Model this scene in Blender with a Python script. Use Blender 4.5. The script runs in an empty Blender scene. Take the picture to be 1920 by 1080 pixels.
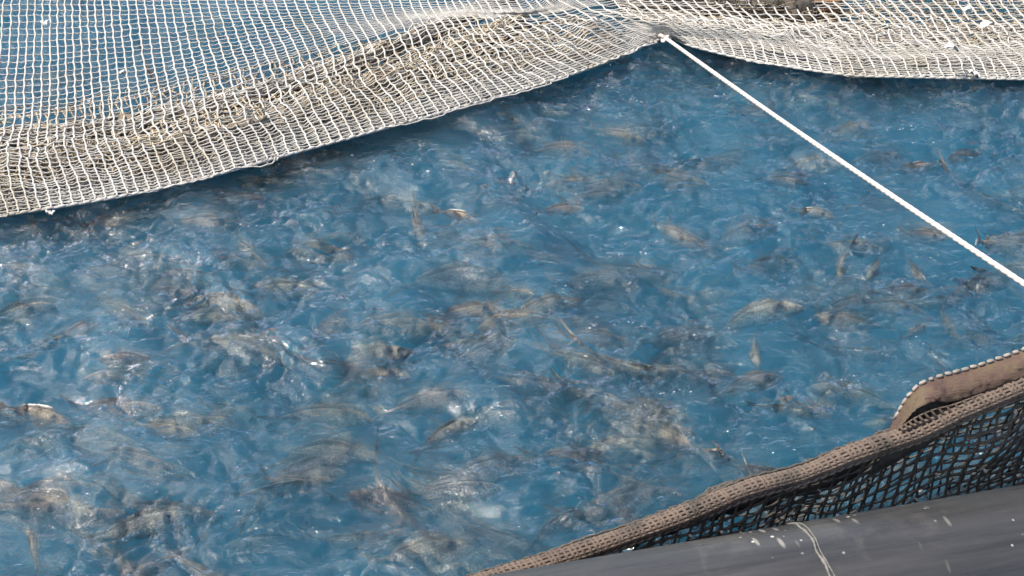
import bpy, math, random
import numpy as np
from mathutils import Vector, Matrix

random.seed(7)
RNG = np.random.default_rng(11)
S = bpy.context.scene
COL = S.collection

# ------------------------------------------------------------------ camera
CAM_H, PITCH, VFOV = 2.6, math.radians(35.0), math.radians(26.0)
cam_d = bpy.data.cameras.new("camera")
cam = bpy.data.objects.new("camera", cam_d)
COL.objects.link(cam)
cam.location = (0, 0, CAM_H)
cam.rotation_euler = (math.pi / 2 - PITCH, 0, 0)
cam_d.sensor_fit = 'HORIZONTAL'
cam_d.sensor_width = 36
cam_d.lens = 18.0 / (math.tan(VFOV / 2) * 16 / 9)
cam_d.clip_start = 0.05
cam_d.clip_end = 500
S.camera = cam

# ------------------------------------------------------------------ light
SUN_EL, SUN_AZ = math.radians(59), math.radians(-98)     # azimuth from +Y (the far side), towards -X (left)
w = bpy.data.worlds.new("World")
S.world = w
w.use_nodes = True
nt = w.node_tree
sky = nt.nodes.new('ShaderNodeTexSky')
sky.sky_type = 'NISHITA'
sky.sun_disc = False
sky.sun_elevation = SUN_EL
sky.sun_rotation = SUN_AZ
sky.dust_density = 3.0
bg = nt.nodes['Background']
bg.inputs['Strength'].default_value = 0.15
nt.links.new(sky.outputs[0], bg.inputs[0])
sd = bpy.data.lights.new("sun", 'SUN')
sd.energy = 4.2
sd.angle = math.radians(0.53)
sd.color = (1.0, 0.93, 0.82)
sun = bpy.data.objects.new("sun", sd)
COL.objects.link(sun)
sv = Vector((math.sin(SUN_AZ) * math.cos(SUN_EL), math.cos(SUN_AZ) * math.cos(SUN_EL), math.sin(SUN_EL)))
sun.rotation_euler = sv.to_track_quat('Z', 'Y').to_euler()
sun.location = sv * 20
S.view_settings.view_transform = 'Standard'
S.view_settings.look = 'None'
S.view_settings.exposure = 0.84
S.view_settings.gamma = 1.0
S.cycles.max_bounces = 10
S.cycles.transparent_max_bounces = 24
S.cycles.transmission_bounces = 8
S.cycles.volume_bounces = 1
S.cycles.caustics_reflective = False
S.cycles.caustics_refractive = False
S.cycles.sample_clamp_indirect = 4

# ------------------------------------------------------------------ pixel (of the 1920x1080 photo) to a point
FPX = 960.0 / (math.tan(VFOV / 2) * 16 / 9)
CP, SP = math.cos(PITCH), math.sin(PITCH)


def ray(px, py):
    px = np.asarray(px, float); py = np.asarray(py, float)
    a = (px - 960) / FPX
    b = (540 - py) / FPX
    return np.stack([a + 0 * b, CP + b * SP, -SP + b * CP], -1)


def at(px, py, z=0.0):
    d = ray(px, py)
    t = (np.asarray(z, float) - CAM_H) / d[..., 2]
    p = d * t[..., None]
    p[..., 2] += CAM_H
    return p


# ------------------------------------------------------------------ smooth random fields (tileable, by FFT)
def field(n, lo, hi, seed, aniso=1.0, slope=1.0):
    """n x n tile; energy between lo and hi cycles per tile."""
    r = np.random.default_rng(seed)
    f = np.fft.fft2(r.standard_normal((n, n)))
    kx = np.fft.fftfreq(n) * n
    K = np.sqrt(kx[None, :] ** 2 + (kx[:, None] * aniso) ** 2)
    m = np.where((K >= lo) & (K <= hi), 1.0 / np.maximum(K, 1) ** slope, 0)
    g = np.real(np.fft.ifft2(f * m))
    return g / g.std()


def sample(F, u, v):
    """bilinear, wrapping; u and v in tiles."""
    n = F.shape[0]
    x = (u % 1) * n; y = (v % 1) * n
    i = np.floor(x).astype(int); j = np.floor(y).astype(int)
    fx = x - i; fy = y - j
    i %= n; j %= n
    i2 = (i + 1) % n; j2 = (j + 1) % n
    return (F[j, i] * (1 - fx) + F[j, i2] * fx) * (1 - fy) + (F[j2, i] * (1 - fx) + F[j2, i2] * fx) * fy


N1 = field(256, 2, 24, 3)
N2 = field(256, 4, 60, 4)
N3 = field(256, 2, 24, 5)
NS1 = field(256, 2, 7, 31)
NS2 = field(256, 2, 7, 32)


# ------------------------------------------------------------------ mesh helpers
def mesh_obj(name, V, F, m=None, parent=None, smooth=True):
    V = np.asarray(V, np.float32).reshape(-1, 3)
    F = np.asarray(F, np.int32)
    me = bpy.data.meshes.new(name)
    k = F.shape[1]
    me.vertices.add(len(V)); me.vertices.foreach_set('co', V.ravel())
    me.loops.add(F.size); me.loops.foreach_set('vertex_index', F.ravel())
    me.polygons.add(len(F))
    me.polygons.foreach_set('loop_start', np.arange(0, F.size, k, dtype=np.int32))
    me.polygons.foreach_set('loop_total', np.full(len(F), k, np.int32))
    me.polygons.foreach_set('use_smooth', np.full(len(F), smooth))
    me.update(calc_edges=True)
    me.validate()
    o = bpy.data.objects.new(name, me)
    COL.objects.link(o)
    if m: me.materials.append(m)
    if parent: o.parent = parent
    return o


class MB:
    """collects quads."""
    def __init__(s): s.V = []; s.F = []; s.n = 0
    def add(s, V, F):
        V = np.asarray(V, float).reshape(-1, 3); F = np.asarray(F, int)
        s.V.append(V); s.F.append(F + s.n); s.n += len(V)
    def tubes(s, P, r, sides=4, caps=False, twist=0.0):
        """P (k, n, 3) polylines; r scalar or (k, n)"""
        P = np.asarray(P, float)
        if P.ndim == 2: P = P[None]
        k, n, _ = P.shape
        T = np.gradient(P, axis=1)
        T /= np.linalg.norm(T, axis=2, keepdims=True) + 1e-12
        ref = np.where(np.abs(T[..., 2:3]) > 0.9, np.array([0, 1.0, 0]), np.array([0, 0, 1.0]))
        if np.abs(T[..., 2]).max() > 0.9 and np.abs(T[..., 2]).min() <= 0.9:
            ref = np.zeros_like(T) + np.array([0.13, 0.97, 0.21])
        A = np.cross(T, ref); A /= np.linalg.norm(A, axis=2, keepdims=True) + 1e-12
        B = np.cross(T, A)
        r = np.broadcast_to(np.asarray(r, float), (k, n)) if np.ndim(r) != 1 else np.broadcast_to(np.asarray(r)[None, :], (k, n))
        an = np.arange(sides) * 2 * math.pi / sides + math.pi / 4
        c, sn = np.cos(an), np.sin(an)
        V = P[:, :, None] + r[..., None, None] * (A[:, :, None] * c[:, None] + B[:, :, None] * sn[:, None])
        idx = np.arange(k * n * sides).reshape(k, n, sides)
        a = idx[:, :-1]; b = idx[:, 1:]
        F = np.stack([a, np.roll(a, -1, 2), np.roll(b, -1, 2), b], -1).reshape(-1, 4)
        s.add(V, F)
    def sheet(s, P, closed_u=False):
        """P (m, n, 3) grid"""
        P = np.asarray(P, float); m, n, _ = P.shape
        idx = np.arange(m * n).reshape(m, n)
        if closed_u: idx = np.concatenate([idx, idx[:1]], 0)
        F = np.stack([idx[:-1, :-1], idx[1:, :-1], idx[1:, 1:], idx[:-1, 1:]], -1).reshape(-1, 4)
        s.add(P, F)
    def build(s, name, m, parent=None, smooth=True):
        return mesh_obj(name, np.concatenate(s.V), np.concatenate(s.F), m, parent, smooth)


def tag(o, label=None, cat=None, group=None, kind=None):
    if label: o['label'] = label
    if cat: o['category'] = cat
    if group: o['group'] = group
    if kind: o['kind'] = kind
    return o


def empty(name, loc):
    o = bpy.data.objects.new(name, None)
    o.empty_display_size = 0.1
    COL.objects.link(o)
    o.location = loc
    return o


def rebase(root, *kids):
    for k in kids:
        k.parent = root
        k.matrix_parent_inverse = Matrix.Translation(root.location).inverted()


def catmull(P, n):
    """P (m, d) control points -> n points, uniform in index"""
    P = np.asarray(P, float)
    m = len(P)
    Q = np.concatenate([[2 * P[0] - P[1]], P, [2 * P[-1] - P[-2]]])
    t = np.linspace(0, m - 1 - 1e-9, n) if np.ndim(n) == 0 else np.clip(np.asarray(n, float), 0, m - 1 - 1e-9)
    i = t.astype(int); f = (t - i)
    while f.ndim < Q.ndim: f = f[:, None]
    p0, p1, p2, p3 = Q[i], Q[i + 1], Q[i + 2], Q[i + 3]
    return 0.5 * (2 * p1 + (p2 - p0) * f + (2 * p0 - 5 * p1 + 4 * p2 - p3) * f ** 2 + (3 * p1 - p0 - 3 * p2 + p3) * f ** 3)


def even(P, step):
    """resample a polyline at an even step"""
    L = np.concatenate([[0], np.cumsum(np.linalg.norm(np.diff(P, axis=0), axis=1))])
    n = max(2, int(round(L[-1] / step)) + 1)
    s = np.linspace(0, L[-1], n)
    return np.stack([np.interp(s, L, P[:, k]) for k in range(P.shape[1])], 1)


# ------------------------------------------------------------------ materials
class NT:
    def __init__(s, name):
        s.m = bpy.data.materials.new(name); s.m.use_nodes = True
        s.t = s.m.node_tree; s.b = s.t.nodes['Principled BSDF']; s.out = s.t.nodes['Material Output']
    def n(s, typ, **kw):
        o = s.t.nodes.new(typ)
        for k, v in kw.items():
            if hasattr(o, k): setattr(o, k, v)
            else: o.inputs[k.replace('_', ' ')].default_value = v
        return o
    def l(s, a, b): s.t.links.new(a, b)
    def noise(s, scale, detail=4, vec=None, rough=0.55, dist=0.0):
        o = s.n('ShaderNodeTexNoise'); o.inputs['Scale'].default_value = scale
        o.inputs['Detail'].default_value = detail; o.inputs['Roughness'].default_value = rough
        o.inputs['Distortion'].default_value = dist
        if vec is not None: s.l(vec, o.inputs['Vector'])
        return o.outputs['Fac']
    def ramp(s, fac, stops):
        o = s.n('ShaderNodeValToRGB'); e = o.color_ramp.elements
        while len(e) < len(stops): e.new(0.5)
        for i, (p, c) in enumerate(stops):
            e[i].position = p; e[i].color = (*c, 1) if len(c) == 3 else c
        s.l(fac, o.inputs[0]); return o.outputs[0]
    def mix(s, fac, a, b, mode='MIX'):
        o = s.n('ShaderNodeMix', data_type='RGBA', blend_type=mode)
        for sock, v in ((o.inputs[0], fac), (o.inputs[6], a), (o.inputs[7], b)):
            if hasattr(v, 'is_output'): s.l(v, sock)
            elif isinstance(v, (int, float)): sock.default_value = v
            else: sock.default_value = (*v, 1)
        return o.outputs[2]
    def bump(s, h, strength=0.3, dist=0.01):
        o = s.n('ShaderNodeBump'); o.inputs['Strength'].default_value = strength; o.inputs['Distance'].default_value = dist
        s.l(h, o.inputs['Height']); s.l(o.outputs[0], s.b.inputs['Normal']); return o.outputs[0]
    def obj(s): return s.n('ShaderNodeTexCoord').outputs['Object']


def twine_mat(name, c1, c2, c3, scale=14, rough=0.75):
    t = NT(name); co = t.obj()
    big = t.noise(scale * 0.25, 3, co); fine = t.noise(scale * 12, 3, co)
    base = t.ramp(big, [(0.32, c1), (0.52, c2), (0.68, c3)])
    col = t.mix(t.ramp(fine, [(0.35, (0, 0, 0)), (0.7, (1, 1, 1))]), t.mix(0.45, base, (0.1, 0.09, 0.07)), base)
    t.l(col, t.b.inputs['Base Color']); t.b.inputs['Roughness'].default_value = rough
    t.bump(fine, 0.6, 0.002)
    return t.m


M_CREAM = twine_mat('cream twine', (0.41, 0.40, 0.375), (0.50, 0.485, 0.45), (0.37, 0.345, 0.29))
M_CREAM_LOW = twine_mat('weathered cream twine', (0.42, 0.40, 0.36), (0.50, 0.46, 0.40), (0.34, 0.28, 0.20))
M_HEM_SHADED = twine_mat('shade-darkened hem twine', (0.26, 0.25, 0.23), (0.36, 0.34, 0.30), (0.19, 0.17, 0.15))  # cream twine darkened to carry the shade under the fold
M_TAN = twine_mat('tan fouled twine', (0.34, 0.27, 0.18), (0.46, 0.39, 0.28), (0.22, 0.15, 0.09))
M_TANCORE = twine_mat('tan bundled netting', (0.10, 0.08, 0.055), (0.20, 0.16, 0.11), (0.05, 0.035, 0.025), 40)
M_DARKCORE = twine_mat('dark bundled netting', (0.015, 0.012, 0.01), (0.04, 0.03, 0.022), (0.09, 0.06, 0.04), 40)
M_DARK = twine_mat('dark netting twine', (0.022, 0.020, 0.018), (0.03, 0.026, 0.023), (0.055, 0.045, 0.035))
M_BROWN = twine_mat('brown netting twine', (0.12, 0.085, 0.07), (0.19, 0.14, 0.115), (0.07, 0.05, 0.04), 30)
M_ROLLTOP = twine_mat('pale brown net roll', (0.050, 0.032, 0.025), (0.108, 0.072, 0.055), (0.026, 0.017, 0.014), 30)
M_ORANGE = twine_mat('rusty orange rope', (0.36, 0.17, 0.07), (0.45, 0.25, 0.12), (0.20, 0.09, 0.04), 30)
M_LACE = twine_mat('brownish lacing', (0.20, 0.17, 0.145), (0.30, 0.26, 0.23), (0.13, 0.105, 0.085), 40)
M_WHITE = twine_mat('white rope', (0.60, 0.52, 0.46), (0.68, 0.61, 0.55), (0.50, 0.42, 0.36), 9, 0.7)
M_SCRAP = twine_mat('white plastic scrap', (0.55, 0.55, 0.54), (0.68, 0.68, 0.67), (0.42, 0.42, 0.40), 60, 0.5)

# ================================================================== SETTING: water
def water_mat():
    t = NT('sea water')
    t.t.nodes.remove(t.b)
    co = t.obj()
    mp = t.n('ShaderNodeMapping'); mp.inputs['Scale'].default_value = (0.62, 1.35, 1); t.l(co, mp.inputs[0])
    h1 = t.noise(11, 6, mp.outputs[0], 0.62, 0.8)
    bm = t.n('ShaderNodeBump'); bm.inputs['Strength'].default_value = 0.88; bm.inputs['Distance'].default_value = 0.026
    t.l(h1, bm.inputs['Height'])
    fr = t.n('ShaderNodeFresnel'); fr.inputs['IOR'].default_value = 1.52; t.l(bm.outputs[0], fr.inputs['Normal'])
    gl = t.n('ShaderNodeBsdfGlossy'); gl.inputs['Roughness'].default_value = 0.035; t.l(bm.outputs[0], gl.inputs['Normal'])
    gl.inputs['Color'].default_value = (1, 1, 1, 1)
    g2 = t.n('ShaderNodeBsdfGlossy'); g2.inputs['Roughness'].default_value = 0.30; t.l(bm.outputs[0], g2.inputs['Normal'])
    gm = t.n('ShaderNodeMixShader'); gm.inputs[0].default_value = 0.16; t.l(gl.outputs[0], gm.inputs[1]); t.l(g2.outputs[0], gm.inputs[2]); gl = gm
    rf = t.n('ShaderNodeBsdfRefraction'); rf.inputs['IOR'].default_value = 1.33; rf.inputs['Roughness'].default_value = 0.0
    t.l(bm.outputs[0], rf.inputs['Normal'])
    tr = t.n('ShaderNodeBsdfTransparent')
    m1 = t.n('ShaderNodeMixShader'); m1.inputs[0].default_value = 0.55
    t.l(rf.outputs[0], m1.inputs[1]); t.l(tr.outputs[0], m1.inputs[2])
    m2 = t.n('ShaderNodeMixShader'); t.l(fr.outputs[0], m2.inputs[0]); t.l(m1.outputs[0], m2.inputs[1]); t.l(gl.outputs[0], m2.inputs[2])
    t.l(m2.outputs[0], t.out.inputs['Surface'])
    ab = t.n('ShaderNodeVolumeAbsorption'); ab.inputs['Color'].default_value = (0.14, 0.65, 0.93, 1); ab.inputs['Density'].default_value = 2.5
    sc = t.n('ShaderNodeVolumeScatter'); sc.inputs['Color'].default_value = (0.14, 0.64, 0.91, 1); sc.inputs['Density'].default_value = 2.1
    sc.inputs['Anisotropy'].default_value = 0.2
    ad = t.n('ShaderNodeAddShader'); t.l(ab.outputs[0], ad.inputs[0]); t.l(sc.outputs[0], ad.inputs[1])
    t.l(ad.outputs[0], t.out.inputs['Volume'])
    return t.m


def height(X, Y):
    """choppy, fish-stirred surface: swell plus sharp-crested ripples"""
    wx = X + 0.05 * sample(N1, X / 4.0, Y / 4.0); wy = Y + 0.05 * sample(N3, X / 4.0, Y / 4.0)
    a = sample(W1, wx / 8, wy / 8)
    b = sample(W2, wx / 5.3, wy / 5.3)
    c = sample(W3, wx / 3.1, wy / 3.1)
    rid = 1 - np.abs(b) * 1.3
    amp = 0.75 + 0.5 * np.clip(sample(N1, X / 9 + .3, Y / 9), -1, 1.5)
    return 0.013 * a + amp * (0.0090 * rid + 0.0041 * c)


W1 = field(512, 6, 16, 21, 0.6, 1.0)
W2 = field(512, 12, 60, 22, 0.42, 1.3)
W3 = field(512, 20, 120, 23, 0.45, 1.3)


def build_water():
    # fine in the visible area, coarser outwards
    xs = np.concatenate([-np.geomspace(40, 3.7, 24)[:-1], np.linspace(-3.6, 3.6, 620), np.geomspace(3.7, 40, 24)[1:]])
    ys = np.concatenate([np.linspace(-12, 1.6, 24)[:-1], np.linspace(1.6, 7.2, 520), np.geomspace(7.2, 60, 40)[1:]])
    X, Y = np.meshgrid(xs, ys)
    Z = height(X, Y)
    far = np.clip((np.hypot(X, Y - 4) - 6) / 10, 0, 1)
    Z *= (1 - far)
    P = np.stack([X, Y, Z], -1)
    n, m = X.shape
    mb = MB()
    idx = np.arange(n * m).reshape(n, m)
    F = [np.stack([idx[:-1, :-1], idx[:-1, 1:], idx[1:, 1:], idx[1:, :-1]], -1).reshape(-1, 4)]
    base = n * m
    # skirt and bottom
    ring = np.concatenate([idx[0, :-1], idx[:-1, -1], idx[-1, :0:-1], idx[:0:-1, 0]])
    V = P.reshape(-1, 3)
    low = V[ring].copy(); low[:, 2] = -3.0
    k = len(ring); li = base + np.arange(k)
    F.append(np.stack([ring, li, np.roll(li, -1), np.roll(ring, -1)], -1))
    V = np.concatenate([V, low])
    o = mesh_obj('sea_water', V, np.concatenate(F), M_WATER)
    # close the bottom with one polygon
    import bmesh
    bm = bmesh.new(); bm.from_mesh(o.data); bm.verts.ensure_lookup_table()
    bm.faces.new([bm.verts[i] for i in li[::-1]])
    bm.to_mesh(o.data); bm.free()
    tag(o, 'rippled blue sea water inside the fish pen', 'water', kind='structure')
    bed = MB(); bed.add([(-60, -30, -3.3), (60, -30, -3.3), (60, 80, -3.3), (-60, 80, -3.3)], [[0, 1, 2, 3]])
    t = NT('deep sea bed'); t.l(t.ramp(t.noise(0.4, 4, t.obj()), [(0.3, (0.01, 0.05, 0.08)), (0.7, (0.02, 0.09, 0.13))]), t.b.inputs['Base Color'])
    t.b.inputs['Roughness'].default_value = 0.9
    tag(bed.build('sea_bed', t.m), 'deep blue sea bed far under the pen', 'sea bed', kind='structure')


M_WATER = water_mat()
build_water()

# ================================================================== FISH
def fish_mat(name, back, flank, belly, spec=0.5):
    t = NT(name); co = t.obj()
    sep = t.n('ShaderNodeSeparateXYZ'); t.l(co, sep.inputs[0])
    mr = t.n('ShaderNodeMapRange'); mr.inputs['From Min'].default_value = -0.16; mr.inputs['From Max'].default_value = 0.17
    t.l(sep.outputs['Z'], mr.inputs['Value'])
    mott = t.noise(14, 5, co)
    add = t.n('ShaderNodeMath', operation='MULTIPLY_ADD'); add.inputs[1].default_value = 0.22
    t.l(mott, add.inputs[0]); t.l(mr.outputs[0], add.inputs[2])
    base = t.ramp(add.outputs[0], [(0.25, belly), (0.48, flank), (0.74, back), (1.0, back)])
    mp = t.n('ShaderNodeMapping'); mp.inputs['Scale'].default_value = (1, 1, 1); t.l(co, mp.inputs[0])
    vo = t.n('ShaderNodeTexVoronoi'); vo.inputs['Scale'].default_value = 46; t.l(co, vo.inputs['Vector'])
    scal = t.ramp(vo.outputs['Distance'], [(0.1, (0.92, 0.92, 0.92)), (0.75, (0.34, 0.34, 0.36))])
    col = t.mix(0.95, base, scal, 'MULTIPLY')
    patch = t.ramp(t.noise(5, 3, co), [(0.38, (0.62, 0.62, 0.64)), (0.62, (1.2, 1.17, 1.08))])
    col = t.mix(0.9, col, patch, 'MULTIPLY')
    # dark spot behind the gill
    dist = t.n('ShaderNodeVectorMath', operation='DISTANCE'); dist.inputs[1].default_value = (0.24, 0, 0.06)
    ab = t.n('ShaderNodeVectorMath', operation='MULTIPLY'); ab.inputs[1].default_value = (1, 0, 1); t.l(co, ab.inputs[0])
    t.l(ab.outputs[0], dist.inputs[0])
    spot = t.ramp(dist.outputs['Value'], [(0.03, (1, 1, 1)), (0.055, (0, 0, 0))])
    col = t.mix(spot, col, (0.01, 0.012, 0.02))
    t.l(col, t.b.inputs['Base Color'])
    t.b.inputs['Roughness'].default_value = 0.6
    t.b.inputs['Specular IOR Level'].default_value = 0.06
    t.b.inputs['Metallic'].default_value = 0.0
    t.bump(vo.outputs['Distance'], 0.3, 0.02)
    return t.m


FM = [fish_mat('grey tan fish skin', (0.54, 0.455, 0.35), (0.36, 0.375, 0.41), (0.55, 0.57, 0.60)),
      fish_mat('silver fish skin', (0.60, 0.565, 0.48), (0.46, 0.49, 0.52), (0.64, 0.66, 0.67)),
      fish_mat('dusky fish skin', (0.36, 0.32, 0.30), (0.25, 0.265, 0.33), (0.42, 0.44, 0.50)),
      fish_mat('pinkish fish skin', (0.54, 0.42, 0.35), (0.35, 0.35, 0.40), (0.52, 0.52, 0.56))]
t = NT('fish fin'); t.l(t.ramp(t.noise(30, 3, t.obj()), [(0.3, (0.12, 0.11, 0.10)), (0.7, (0.26, 0.25, 0.22))]), t.b.inputs['Base Color'])
t.b.inputs['Roughness'].default_value = 0.4; M_FIN = t.m
t = NT('fish eye'); t.b.inputs['Base Color'].default_value = (0.01, 0.01, 0.012, 1); t.b.inputs['Roughness'].default_value = 0.15
t.l(t.ramp(t.noise(3, 1, t.obj()), [(0, (0.008, 0.008, 0.01)), (1, (0.02, 0.02, 0.02))]), t.b.inputs['Base Color']); M_EYE = t.m
t = NT('silver eye ring'); t.l(t.ramp(t.noise(9, 2, t.obj()), [(0.3, (0.5, 0.45, 0.3)), (0.7, (0.7, 0.68, 0.6))]), t.b.inputs['Base Color'])
t.b.inputs['Roughness'].default_value = 0.3; M_RING = t.m

# a bream of unit length from the snout (x = +0.5) to the tail root (x = -0.38), tail fin to x = -0.56
TX = np.array([0.50, 0.485, 0.45, 0.38, 0.28, 0.15, 0.0, -0.12, -0.24, -0.33, -0.39, -0.42])
TOP = np.array([0.00, 0.022, 0.055, 0.098, 0.138, 0.160, 0.150, 0.122, 0.076, 0.042, 0.034, 0.036])
BOT = np.array([0.00, -0.022, -0.045, -0.085, -0.120, -0.138, -0.132, -0.108, -0.066, -0.036, -0.030, -0.032])
WID = np.array([0.00, 0.020, 0.038, 0.058, 0.074, 0.078, 0.068, 0.052, 0.032, 0.017, 0.010, 0.006])


SLIM = 0.76


def spine(x, bend, phase):
    """sideways offset of the swimming body"""
    s = (0.35 - x)
    return bend * np.where(s > 0, s ** 2, 0.25 * s ** 2) * 0.9 + 0.25 * bend * np.sin(5.5 * s + phase) * np.clip(s, 0, 1) * 0.3


def warp(P, bend, phase):
    P = np.array(P, float)
    P[..., 1] += spine(P[..., 0], bend, phase)
    return P


def fin_sheet(pts_root, pts_tip, thick, bend, phase, n=10):
    """a thin double-sided fin between a root line and a tip line, scalloped by its rays"""
    R = catmull(pts_root, n); T = catmull(pts_tip, n)
    g = np.linspace(0, 1, 4)[:, None, None]
    mid = R[None] * (1 - g) + T[None] * g
    th = thick * (1 - 0.85 * g) * np.ones((4, n, 1))
    a = mid.copy(); a[..., 1:2] += th; b = mid.copy(); b[..., 1:2] -= th
    loop = np.concatenate([a, b[::-1]], 0)
    return warp(loop, bend, phase)


def make_fish_meshes(bend, phase, idx):
    res = {}
    xs = catmull(np.stack([TX, TOP * SLIM, BOT * SLIM, WID], 1), 30)
    n = 18
    an = np.linspace(0, 2 * math.pi, n, endpoint=False)
    rings = []
    for x, tp, bt, wd in xs:
        cz = (tp + bt) / 2; hz = max((tp - bt) / 2, 0.0015); wd = max(wd, 0.0012)
        c, s = np.cos(an), np.sin(an)
        yy = wd * np.sign(c) * np.abs(c) ** 0.85 * np.where(s > 0, 1 - 0.30 * np.abs(s) ** 1.5, 1)
        zz = cz + hz * np.sign(s) * np.abs(s) ** 1.0
        rings.append(np.stack([np.full(n, x), yy, zz], 1))
    mb = MB(); mb.sheet(warp(np.array(rings).transpose(1, 0, 2), bend, phase), closed_u=True)
    # gill cover ridge and mouth line
    for sy in (1, -1):
        g = np.linspace(-1, 1, 8)
        px = 0.30 + 0.035 * (1 - g ** 2) * -1
        wz = np.interp(px, TX[::-1], WID[::-1])
        pz = 0.005 + 0.075 * g
        py = sy * wz * np.sqrt(np.clip(1 - (pz / 0.135) ** 2, 0.1, 1)) * 0.97
        mb.tubes(warp(np.stack([px, py, pz], 1), bend, phase), 0.0045, 4)
    res['body'] = (mb, None)
    # tail: forked
    mb = MB()
    mb.sheet(fin_sheet([(-0.40, 0, 0.034), (-0.405, 0, 0.0), (-0.40, 0, -0.030)],
                       [(-0.60, 0, 0.135), (-0.555, 0, 0.085), (-0.485, 0, 0.0), (-0.55, 0, -0.075), (-0.59, 0, -0.125)], 0.005, bend, phase, 13), closed_u=True)
    res['tail_fin'] = (mb, M_FIN)
    # spiny dorsal fin
    mb = MB()
    nx = 19
    fx = np.linspace(0.24, -0.27, nx); rz = np.interp(fx, TX[::-1], TOP[::-1]) * SLIM - 0.006
    hgt = np.interp(fx, [-0.27, -0.2, -0.05, 0.1, 0.18, 0.24], [0.014, 0.040, 0.046, 0.058, 0.05, 0.01]) * (1 + 0.22 * (np.arange(nx) % 2))
    root = np.stack([fx, fx * 0, rz], 1); tip = np.stack([fx - 0.02, fx * 0, rz + hgt], 1)
    g = np.linspace(0, 1, 3)[:, None, None]
    mid = root[None] * (1 - g) + tip[None] * g
    th = 0.004 * (1 - 0.8 * g) * np.ones((3, nx, 1))
    a = mid.copy(); a[..., 1:2] += th; b = mid.copy(); b[..., 1:2] -= th
    mb.sheet(warp(np.concatenate([a, b[::-1]], 0), bend, phase), closed_u=True)
    res['dorsal_fin'] = (mb, M_FIN)
    mb = MB()
    mb.sheet(fin_sheet([(-0.12, 0, -0.076), (-0.26, 0, -0.042)], [(-0.16, 0, -0.13), (-0.29, 0, -0.073)], 0.004, bend, phase, 6), closed_u=True)
    res['anal_fin'] = (mb, M_FIN)
    for sy in (1, -1):
        mb = MB()
        r0 = np.array([[0.235, sy * 0.070, 0.0], [0.225, sy * 0.068, -0.035]])
        tp = np.array([[0.03, sy * 0.150, -0.01], [0.07, sy * 0.125, -0.055], [0.15, sy * 0.095, -0.07]])
        R = catmull(r0, 7); T = catmull(tp, 7)
        g = np.linspace(0, 1, 4)[:, None, None]
        mid = R[None] * (1 - g) + T[None] * g
        a = mid.copy(); a[..., 2] += 0.003; b = mid.copy(); b[..., 2] -= 0.003
        mb.sheet(warp(np.concatenate([a, b[::-1]], 0), bend, phase), closed_u=True)
        res['pectoral_fin' + ('' if sy > 0 else '2')] = (mb, M_FIN)
    for sy in (1, -1):
        for nm, rad, off, mt in (('eye_ring', 0.021, 0.0, M_RING), ('eye', 0.015, 0.006, M_EYE)):
            mb = MB()
            th = np.linspace(0, math.pi, 7); ph = np.linspace(0, 2 * math.pi, 10, endpoint=False)
            P = np.stack([rad * np.sin(th)[None] * np.cos(ph)[:, None], 0.55 * rad * np.cos(th)[None] * np.ones((10, 1)),
                          rad * np.sin(th)[None] * np.sin(ph)[:, None]], -1)
            P += np.array([0.405, sy * (0.044 + off), 0.028])
            mb.sheet(warp(P, bend, phase), closed_u=True)
            res[nm + ('' if sy > 0 else '2')] = (mb, mt)
    return res


BENDS = [(0.0, 0.0), (0.35, 0.6), (-0.35, 1.4), (0.85, 0.3), (-0.85, 2.2), (1.3, 1.0)]
PROTO = []


def proto_fish(i, mi):
    """objects not linked: body first, then its parts"""
    parts = make_fish_meshes(*BENDS[i], i)
    out = []
    for k, (mb, m) in parts.items():
        nm = k.rstrip('2')
        me_o = mb.build(nm, m or FM[mi])
        COL.objects.unlink(me_o)
        out.append(me_o)
    return out


CACHE = {}
LOWC = {}
FISH_SLOTS = ('body', 'tail_fin', 'dorsal_fin', 'pectoral_fin', 'eye')


def fish_root(loc, yaw, pitch, roll, L):
    r = empty('fish', loc)
    r.rotation_euler = (Matrix.Rotation(yaw, 3, 'Z') @ Matrix.Rotation(-pitch, 3, 'Y') @ Matrix.Rotation(roll, 3, 'X')).to_euler()
    r.scale = (L, L, L)
    return r


def place_fish(loc, yaw, pitch, roll, L, b, mi, label, group=None):
    if (b, mi) not in CACHE: CACHE[(b, mi)] = proto_fish(b, mi)
    r = fish_root(loc, yaw, pitch, roll, L)
    tag(r, label, 'fish', group)
    ring = None
    for p in CACHE[(b, mi)]:
        c = p.copy(); COL.objects.link(c); c.parent = r
        if p.name.startswith('eye_ring'): c.name = 'eye'; ring = c
        elif p.name.startswith('eye'): c.name = 'pupil'; c.parent = ring
    return r


def place_low(loc, yaw, pitch, roll, L, b, mi, label, group):
    """a fish whose parts the water hides: one body mesh"""
    if (b, mi) not in LOWC:
        parts = make_fish_meshes(*BENDS[b], b); mb = MB()
        for k in ('body', 'tail_fin', 'dorsal_fin', 'anal_fin', 'pectoral_fin', 'pectoral_fin2'):
            mb.add(np.concatenate(parts[k][0].V), np.concatenate([f for f in _flat(parts[k][0])]))
        o = mb.build('fish', FM[mi]); COL.objects.unlink(o); LOWC[(b, mi)] = o
    o = LOWC[(b, mi)].copy(); o.name = 'fish'; COL.objects.link(o)
    o.location = loc
    o.rotation_euler = (Matrix.Rotation(yaw, 3, 'Z') @ Matrix.Rotation(-pitch, 3, 'Y') @ Matrix.Rotation(roll, 3, 'X')).to_euler()
    o.scale = (L, L, L)
    tag(o, label, 'fish', group)


def _flat(mb): return mb.F


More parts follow.
